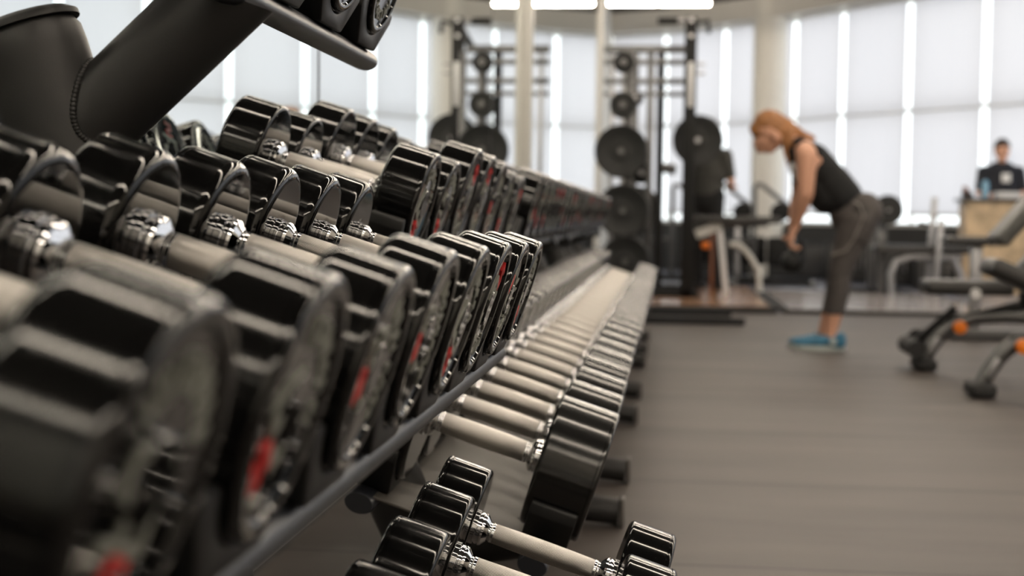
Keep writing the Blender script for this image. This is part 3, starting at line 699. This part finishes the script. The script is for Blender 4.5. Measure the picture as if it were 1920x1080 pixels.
# desk
DX0 = W(1806, 400, 16.0).x; DX1 = DX0+1.15
dk = empty('reception_desk', ((DX0+DX1)/2, 16.15, 0), label='tan reception desk with a dark counter in front of the standing man', cat='desk')
MB().box((0, 0, .50), (1.10, .45, 1.0), None, .01).obj('front_panel', M['desk'], dk)
MB().box((0, 0, 1.02), (1.2, .55, .04), None, .01).obj('counter', M['desk_top'], dk)
px0 = W(1890, 355, 16.1)
tag(MB().box((px0.x, 16.15, 1.075), (.24, .20, .07), Matrix.Rotation(.2, 4, 'Z'), .006).obj('paper_stack', M['paper']), 'white stack of paper on the desk counter before the man', 'paper')
bt = empty('water_bottle', (W(1848, 350, 16.1).x, 16.12, 1.04), label='translucent blue water bottle on the desk counter, left of the man', cat='bottle')
MB().lathe([(0, .035), (.005, .04), (.16, .04), (.19, .025), (.20, .018)], 20, 'Z').obj('bottle_body', M['bottle'], bt)
MB().lathe([(.20, .02), (.225, .02)], 16, 'Z').obj('cap', M['black'], bt)
ph = empty('desk_phone', (W(1816, 350, 16.1).x, 16.15, 1.04), label='small black phone at the left end of the desk counter', cat='phone')
MB().box((0, 0, .03), (.10, .16, .06), Matrix.Rotation(.2, 4, 'X'), .008).obj('phone_base', M['black'], ph)
MB().box((-.02, 0, .095), (.045, .17, .05), Matrix.Rotation(.2, 4, 'X'), .01).obj('handset', M['brown'], ph)

# ------------------------------------------------------------------ weight-plate tree and power rack
def plate(parent, c, r, t=.035, m='plate', name='weight_plate'):
    o = MB().lathe([(-t/2, .026), (-t/2, r*.30), (-t*.25, r*.34), (-t*.25, r*.78), (-t/2, r*.86), (-t/2, r*.98), (-t*.3, r), (t*.3, r), (t/2, r*.98), (t/2, r*.86), (t*.25, r*.78), (t*.25, r*.34), (t/2, r*.30), (t/2, .026)], 48, 'Y').obj(name, M[m], parent)
    o.location = c; return o
TY = 10.75
tx = W(1176, 300, TY).x
tree = empty('weight_tree', (tx, TY+.25, 0), label='black plate tree loaded with round weight plates at the far end of the racks', cat='weight tree')
MB().bar((0, .0, .05), (0, .0, 2.05), .07, .07, up=(0, 1, 0)).obj('upright', M['gunmetal'], tree)
MB().bar((.16, .05, .05), (.16, .05, 2.05), .05, .05, up=(0, 1, 0)).obj('upright', M['gunmetal'], tree)
for dy in (-.62, .25):
    MB().bar((-.28, dy, .035), (.88 if dy < 0 else .82, dy, .035), .06, .05).obj('foot_bar', M['black'], tree)
MB().bar((0, -.62, .04), (0, .3, .04), .07, .06).obj('base_beam', M['black'], tree)
MB().box((-.02, -.5, .13), (.14, .25, .24), None, .02).obj('base_block', M['black'], tree)
def tree_peg(px, py, rpx, n, i, words_, dx=0):
    c = W(px, py, TY); s = F_PX/TY; r = rpx/s
    MB().tube([(c.x-tx, -.02, c.z), (c.x-tx, -.34, c.z)], .024, 16).obj('peg', M['gunmetal'], tree)
    for k in range(n):
        p = plate(None, (c.x, TY-.02-.045*k, c.z), r*(1-.02*k)); p.name = 'weight_plate'
        tag(p, 'round black plate of the tree, %s, %s' % (words_, ['innermost on its peg', 'outermost on its peg'][1 if k == n-1 else 0] if n > 1 else 'alone on its peg'), 'weight plate', 'plates on the tree')
tree_peg(1170, 118, 20, 1, 0, 'smallest, at the top')
tree_peg(1168, 198, 25, 2, 1, 'small, second from the top')
tree_peg(1165, 284, 50, 2, 2, 'large, above the middle')
tree_peg(1168, 395, 50, 2, 3, 'large, below the middle')
tree_peg(1172, 490, 48, 2, 4, 'large, lowest')
for (px, py, rp, lb) in ((1194, 186, 12, 'tiny black plate behind the upper right of the plate tree'), (1196, 392, 42, 'grey-edged plate behind the large lower plate of the tree'), (1203, 325, 20, 'dark plate hung low behind the tree, right of its largest plate')):
    c = W(px, py, TY+.45); p = plate(None, (c.x, TY+.43, c.z), rp/(F_PX/(TY+.45))); p.name = 'weight_plate'; tag(p, lb, 'weight plate', 'plates behind the tree')
    MB().tube([(c.x-tx, .0, c.z), (c.x-tx, .24, c.z)], .02, 12).obj('peg', M['grey_steel'], tree)

RY = 13.0; PZ = .06
def PRr(px, py, Y=RY): return W(px, py, Y)
ux = PRr(1291, 300).x; ux2 = PRr(1237, 300, 13.9).x
pr = empty('power_rack', (ux, RY, PZ), label='tall black power rack with pull-up grips standing on the wooden platform', cat='power rack')
ztop = PRr(1297, 33).z-PZ
MB().bar((0, 0, 0), (0, 0, ztop), .11, .10, up=(0, 1, 0)).obj('upright', M['black'], pr)
MB().bar((ux2-ux, .9, 0), (ux2-ux, .9, W(1240, 95, 13.9).z-PZ), .075, .06, up=(0, 1, 0)).obj('upright', M['black'], pr)
MB().bar((-.52, 1.12, 0), (-.52, 1.12, ztop-.2), .07, .06, up=(0, 1, 0)).obj('upright', M['gunmetal'], pr)
MB().bar((-.72, .55, 0), (-.72, .55, ztop-.25), .045, .045, up=(0, 1, 0)).obj('upright', M['grey_steel'], pr)
MB().bar((-.62, .55, 0), (-.62, .55, ztop-.45), .035, .035, up=(0, 1, 0)).obj('upright', M['grey_steel'], pr)
for z, w in ((ztop-.22, .07), (ztop-.34, .05), (ztop-.52, .05), (ztop-.64, .04)):
    MB().bar((-.80, .55, z), (0, .55, z), w, w).obj('crossbar', M['gunmetal'], pr)
MB().bar((0, 0, ztop-.06), (0, .9, ztop-.16), .06, .06).obj('crossbar', M['black'], pr)
MB().tube([(-.05, 0, ztop-.03), (-.14, 0, ztop-.03)], .02, 12).obj('grip_arm', M['grey_steel'], pr)
MB().tube([(-.12, 0, ztop-.03), (-.30, 0, ztop-.03)], .032, 14).obj('pull_up_grip', M['black'], pr)
MB().tube([(.05, 0, ztop-.05), (.15, 0, ztop-.03), (.16, -.02, ztop-.14)], .02, 12).obj('pull_up_grip', M['black'], pr)
for z in (ztop-.03, ztop-.17): 
    o = MB().lathe([(-.01, .02), (.01, .02)], 18, 'Y', (0, -.055, z)).obj('bolt_cover', M['white'], pr)
MB().box((.005, -.0565, 1.915), (.045, .005, .40), None, .001).obj('height_scale', M['paper'], pr)
for z in (ztop-.42, ztop-.50): MB().tube([(.05, -.02, z), (.13, -.02, z)], .014, 10).obj('hook', M['grey_steel'], pr)
for z in (1.02,): MB().tube([(ux2-ux+.02, .82, z+.18), (ux2-ux+.16, .82, z+.16)], .05, 14).obj('bar_catch', M['gunmetal'], pr)
MB().bar((-.8, .0, .03), (.12, .0, .03), .10, .06).obj('base_rail', M['black'], pr)
MB().bar((-.8, 1.15, .03), (.12, 1.15, .03), .10, .06).obj('base_rail', M['black'], pr)
MB().bar((0, 0, .03), (0, 1.15, .03), .08, .06).obj('base_rail', M['black'], pr)
for (px, py, rp, lb) in ((1308, 264, 47, 'large black weight plate hung behind the tall upright of the power rack'),):
    c = W(px, py, RY+.35); p = plate(None, (c.x, RY+.28, c.z), rp/(F_PX/(RY+.35))); tag(p, lb, 'weight plate')
    MB().tube([(c.x-ux, .22, c.z-PZ), (c.x-ux, .40, c.z-PZ)], .025, 12).obj('plate_peg', M['grey_steel'], pr)
    MB().bar((0, .40, c.z-PZ), (c.x-ux, .40, c.z-PZ), .05, .05).obj('plate_arm', M['gunmetal'], pr)

# platforms
def slab(name, x0, x1, y0, y1, h, m, label, trim='rubber'):
    r = empty(name, ((x0+x1)/2, (y0+y1)/2, 0), label=label, cat='platform')
    MB().box((0, 0, h/2), (x1-x0, y1-y0, h), None, .006).obj('base', M[trim], r)
    MB().box((0, 0, h+.004), (x1-x0-.12, y1-y0-.12, .008)).obj('deck', M[m], r)
slab('lifting_platform', -.60, .92, 11.85, 15.2, .052, 'wood', 'lacquered wooden lifting platform with dark rubber edge under the power rack')
slab('lifting_platform', .96, 2.75, 11.9, 15.0, .035, 'platform_pad', 'pale glossy lifting platform with black edge behind the bending woman')

# ------------------------------------------------------------------ incline bench with white legs, seated person behind the rack
BY = 13.2
def mk(root, Y): return lambda px, py, dy=0.: W(px, py, Y+dy)-Vector(root.location)
ib = empty('weight_bench', (W(1370, 500, 13.6).x, 13.6, PZ), label='grey weight bench with white bent legs and an orange knob beside the power rack', cat='bench')
B = mk(ib, 13.6)
MB().box(B(1380, 412), (.82, .30, .07), None, .02).obj('bench_pad', M['vinyl'], ib)
MB().bar(B(1305, 440), B(1352, 420), .09, .09).obj('bench_frame', M['white_steel'], ib)
MB().bar(B(1300, 425), B(1440, 420), .07, .05).obj('bench_frame', M['gunmetal'], ib)
p = B(1425, 512)
MB().tube([B(1368, 458), B(1385, 458), B(1400, 472), B(1422, 505), Vector((p.x, p.y, .03))], .026, 12).obj('leg', M['white_steel'], ib)
p = B(1362, 517)
MB().bar(B(1350, 432), Vector((p.x, p.y, .0)), .05, .05).obj('leg', M['white'], ib)
p = B(1334, 515)
MB().bar(B(1336, 432), Vector((p.x, p.y, .0)), .04, .03).obj('leg', M['brown'], ib)
MB().lathe([(-.05, .02), (-.03, .035), (.02, .035), (.03, .02)], 20, 'X', B(1325, 460)).obj('knob', M['orange'], ib)

# person behind the upright, in dark shirt and trousers
sx = W(1328, 300, 14.55).x
sp = empty('person', (sx, 14.55, PZ), label='person in a dark grey shirt standing mostly hidden behind the power rack upright', cat='person')
standing(sp, 2.6, M['grey_cloth'], M['black_top'], M['hair_dark'], False, False)

# ------------------------------------------------------------------ adjustable benches at the right
def adj_bench(foot_px, foot_py, Y, label, low):
    f = W(foot_px, foot_py, Y); r = empty('adjustable_bench', (f.x, Y, 0), label=label, cat='bench', group='adjustable benches at the right')
    s = F_PX/Y/350
    # curved front leg rising to the right, with feet and cross foot
    def leg(y, nm, m):
        pts = [(0, y, .05), (.035, y, .12), (.085, y, .195), (.15, y, .25), (.25, y, .283), (.40, y, .293), (.85, y, .285)]
        return MB().tube(pts, .038, 16, ry=.032, up=(0, 1, 0)).obj(nm, M[m], r, smooth=60)
    leg(0, 'front_leg', 'gunmetal')
    MB().bar((0, -.10, .035), (0, .12, .035), .11, .06, bev=.02).obj('foot', M['rubber'], r)
    MB().box((.045, -.034, .135), (.03, .01, .09), Matrix.Rotation(.5, 4, 'Y'), .003).obj('leg_badge', M['grey_steel'], r)
    MB().lathe([(-.035, .022), (-.03, .034), (.0, .034), (.01, .02)], 24, 'Y', (.166, -.045, .235)).obj('orange_knob', M['orange'], r)
    MB().bar((.85, -.22, .03), (.85, .22, .03), .07, .06, bev=.01).obj('rear_foot', M['rubber'], r)
    MB().bar((.85, 0, .05), (.85, 0, .34), .06, .06, up=(0, 1, 0)).obj('rear_leg', M['gunmetal'], r)
    MB().bar((.12, 0, .25), (.55, 0, .37), .05, .05).obj('seat_strut', M['black'], r)
    MB().bar((.50, 0, .345), (.50, 0, .50), .05, .05, up=(0, 1, 0)).obj('hinge_post', M['black'], r)
    if low:
        MB().box((.20, 0, .44), (.44, .28, .075), None, .024, 3).obj('seat_pad', M['vinyl'], r, smooth=60)
        MB().lathe([(-.01, .026), (.01, .026)], 20, 'Y', (.22, -.15, .415)).obj('pin_knob', M['white'], r)
        m = Matrix.Rotation(-math.radians(50), 4, 'Y'); L = .80
        MB().box(Vector((.36, 0, .66))+m @ Vector((L/2, 0, .02)), (L, .28, .075), m, .024, 3).obj('back_pad', M['vinyl_grey'], r, smooth=60)
        MB().box(Vector((.44, 0, .54))+m @ Vector((L/2, 0, -.03)), (L*.95, .10, .05), m, .01).obj('back_frame', M['gunmetal'], r)
        MB().bar((.62, .0, .36), (.80, 0, .80), .05, .04).obj('support_strut', M['gunmetal'], r)
        MB().tube([(.0, .18, .16), (-.02, .22, .13)], .05, 18).obj('wheel', M['black'], r)
        MB().tube([(-.06, -.14, .12), (-.06, .20, .12)], .045, 18).obj('wheel', M['rubber'], r)
        MB().bar((-.04, .05, .14), (.16, .05, .33), .035, .035).obj('handle_strut', M['black'], r)
    else:
        m = Matrix.Rotation(math.radians(24), 4, 'Y')
        MB().box((.22, 0, .50), (.46, .28, .08), m, .026, 3).obj('seat_pad', M['vinyl'], r, smooth=60)
        m = Matrix.Rotation(-math.radians(58), 4, 'Y'); L = .85
        MB().box(Vector((.50, 0, .52))+m @ Vector((L/2, 0, .02)), (L, .28, .08), m, .026, 3).obj('back_pad', M['vinyl_grey'], r, smooth=60)
        MB().box(Vector((.56, 0, .48))+m @ Vector((L/2, 0, -.03)), (L*.95, .10, .05), m, .01).obj('back_frame', M['gunmetal'], r)
    return r
adj_bench(1732, 690, 7.6, 'black adjustable bench with raised backrest, behind the nearer bench at the right edge', True)
adj_bench(1838, 742, 6.5, 'nearest black adjustable bench with tilted seat pad, cut by the right picture edge', False)
# third bench further back (pad and single leg seen between the desk and the benches)
def stool(px, py, Y, label):
    f = W(px, py, Y); r = empty('weight_bench', (f.x, Y, 0), label=label, cat='bench')
    z = f.z
    MB().box((.0, 0, z), (.36, .25, .06), None, .02).obj('bench_pad', M['vinyl'], r)
    MB().bar((0.03, 0, .08), (.03, 0, z-.02), .07, .09, up=(0, 1, 0)).obj('pedestal', M['grey_steel'], r)
    MB().bar((-.25, 0, .04), (.5, 0, .04), .08, .07).obj('base', M['gunmetal'], r)
    MB().bar((-.25, -.2, .03), (-.25, .2, .03), .06, .06).obj('foot', M['rubber'], r)
stool(1822, 452, 9.6, 'flat black bench on a pale pedestal between the desk and the raised backrest')

# ------------------------------------------------------------------ far machines along the windows
def machine(px, Y, label, flip=1, tall=.0):
    f = W(px, 480, Y); r = empty('exercise_machine', (f.x, Y, 0), label=label, cat='machine', group='exercise machines under the windows')
    MB().bar((-.35, 0, .05), (.55, 0, .05), .10, .08).obj('base_beam', M['black'], r)
    MB().bar((-.35, -.28, .035), (-.35, .28, .035), .07, .07).obj('foot', M['gunmetal'], r)
    MB().bar((.55, -.28, .035), (.55, .28, .035), .07, .07).obj('foot', M['gunmetal'], r)
    MB().tube([(-.12, 0, .08), (-.12, 0, 1.14+tall), (-.10, 0, 1.18+tall), (-.04, 0, 1.18+tall), (.28, 0, .92), (.36, 0, .74)], .028, 12).obj('handle_frame', M['gunmetal'], r)
    MB().lathe([(-.09, .07), (-.08, .11), (.08, .11), (.09, .07)], 28, 'Y', (.18, 0, .86)).obj('flywheel_cover', M['black'], r)
    MB().box((.25, 0, .40), (.42, .3, .34), None, .04).obj('weight_housing', M['black'], r)
    MB().bar((-.30, .12, .08), (-.30, .12, .8), .06, .06, up=(0, 1, 0)).obj('post', M['grey_steel'], r)
    MB().box((-.32, .0, .50), (.34, .28, .06), None, .02).obj('seat', M['vinyl'], r)
    return r
for i, (px, Y, w) in enumerate(((1278, 17.6, 'behind the power rack'), (1362, 17.2, 'right of the power rack'), (1432, 16.8, 'left of the bending woman\'s arms'))):
    machine(px, Y, 'dark exercise machine with arched handle frame, %s' % w)
MBx = W(1705, 440, 14.5)
b1 = empty('weight_bench', (MBx.x, 14.5, 0), label='flat bench with curved grey legs and upright rack, right of the bending woman', cat='bench')
MB().box((.15, 0, .50), (1.0, .28, .08), None, .025, 3).obj('bench_pad', M['vinyl'], b1)
MB().tube([(-.16, -.05, .0), (-.18, -.05, .25), (-.13, -.05, .38), (0, -.05, .43), (.5, -.05, .43)], .035, 14).obj('leg', M['grey_steel'], b1)
MB().tube([(.55, -.05, .0), (.50, -.05, .25), (.42, -.05, .43)], .035, 14).obj('leg', M['grey_steel'], b1)
MB().bar((.22, .2, 0), (.27, .2, 1.02), .05, .07, up=(0, 1, 0)).obj('upright', M['grey_steel'], b1)
MB().bar((.22, -.2, 0), (.27, -.2, .80), .05, .07, up=(0, 1, 0)).obj('upright', M['grey_steel'], b1)
MB().tube([(.12, .2, .76), (.25, .2, .74), (.30, .2, .86)], .022, 10).obj('bar_hook', M['gunmetal'], b1)
bbY = 14.6; c = W(1661, 394, bbY)
rb = empty('barbell', (c.x, bbY, c.z), label='loaded barbell with round black plates racked behind the woman\'s hips', cat='barbell')
MB().tube([(0, -.25, 0), (0, 1.3, 0)], .014, 12).obj('bar', M['grey_steel'], rb)
MB().lathe([(-.15, .02), (-.15, .145), (-.14, .15), (-.10, .15), (-.09, .145), (-.09, .02)], 32, 'Y').obj('weight_plate', M['plate'], rb)
MB().lathe([(-.05, .02), (-.05, .115), (.0, .115), (.0, .02)], 32, 'Y', (0, 0, 0)).obj('weight_plate', M['plate'], rb)
bs = empty('barbell_stand', (c.x, bbY+.2, 0), label='dark stand carrying the racked barbell behind the woman\'s hips', cat='stand')
MB().bar((0, 0, 0), (0, 0, c.z-.02), .08, .08, up=(0, 1, 0)).obj('post', M['gunmetal'], bs)
MB().bar((0, .7, 0), (0, .7, c.z-.02), .08, .08, up=(0, 1, 0)).obj('post', M['gunmetal'], bs)
MB().bar((-.3, 0, .03), (.3, 0, .03), .08, .06).obj('foot', M['black'], bs)
MB().bar((-.3, .7, .03), (.3, .7, .03), .08, .06).obj('foot', M['black'], bs)
# low dark storage run under the windows (kettlebells and cases, blurred black band in the photo)
for i, (px, Y, wd, h) in enumerate(((1345, 20.1, .8, .46), (1500, 18.9, .8, .46), (1610, 17.9, .8, .48), (1700, 17.2, .7, .48), (1765, 16.6, .6, .46))):
    f = W(px, 450, Y); w = ['behind the white-legged bench', 'behind the woman\'s hands', 'behind the woman\'s thighs', 'behind the flat bench', 'just left of the reception desk'][i]
    r = empty('storage_cabinet', (f.x, Y, 0), label='low black storage cabinet under the windows %s' % w, cat='cabinet', group='low cabinets under the windows')
    MB().box((0, 0, h/2+.02), (wd, .3, h), None, .01).obj('cabinet_body', M['black'], r)
    for s in (-1, 1):
        d = MB().box((s*wd/4, -.156, h/2+.02), (wd/2-.02, .012, h-.06), None, .004).obj('door', M['dark_wall'], r)
        MB().bar((s*.04, -.172, h/2-.06), (s*.04, -.172, h/2+.08), .012, .012, up=(0, 1, 0), bev=.002).obj('handle', M['grey_steel'], d)

# ------------------------------------------------------------------ camera, world, view
cam = bpy.data.cameras.new('camera'); co = bpy.data.objects.new('camera', cam); C.objects.link(co)
m3 = Matrix([list(r) for r in CM]); co.matrix_world = Matrix.Translation((0, 0, EYE)) @ m3.to_4x4()
cam.sensor_width = 36; cam.lens = F_PX/1920*36; cam.clip_start = .05; cam.clip_end = 200
cam.dof.use_dof = True; cam.dof.focus_distance = 1.72; cam.dof.aperture_fstop = 4.3; cam.dof.aperture_blades = 0
sc = bpy.context.scene; sc.camera = co
w = bpy.data.worlds.new('overcast_sky'); sc.world = w; w.use_nodes = True
bg = w.node_tree.nodes['Background']; bg.inputs[0].default_value = (.94, .97, 1, 1); bg.inputs[1].default_value = 2.6
sc.view_settings.view_transform = 'Standard'; sc.view_settings.look = 'None'; sc.view_settings.gamma = 1; sc.view_settings.exposure = -0.1
sc.cycles.use_denoising = True
sc.cycles.max_bounces = 10; sc.cycles.diffuse_bounces = 4; sc.cycles.glossy_bounces = 6
sc.cycles.caustics_reflective = False; sc.cycles.caustics_refractive = False; sc.cycles.sample_clamp_indirect = 6
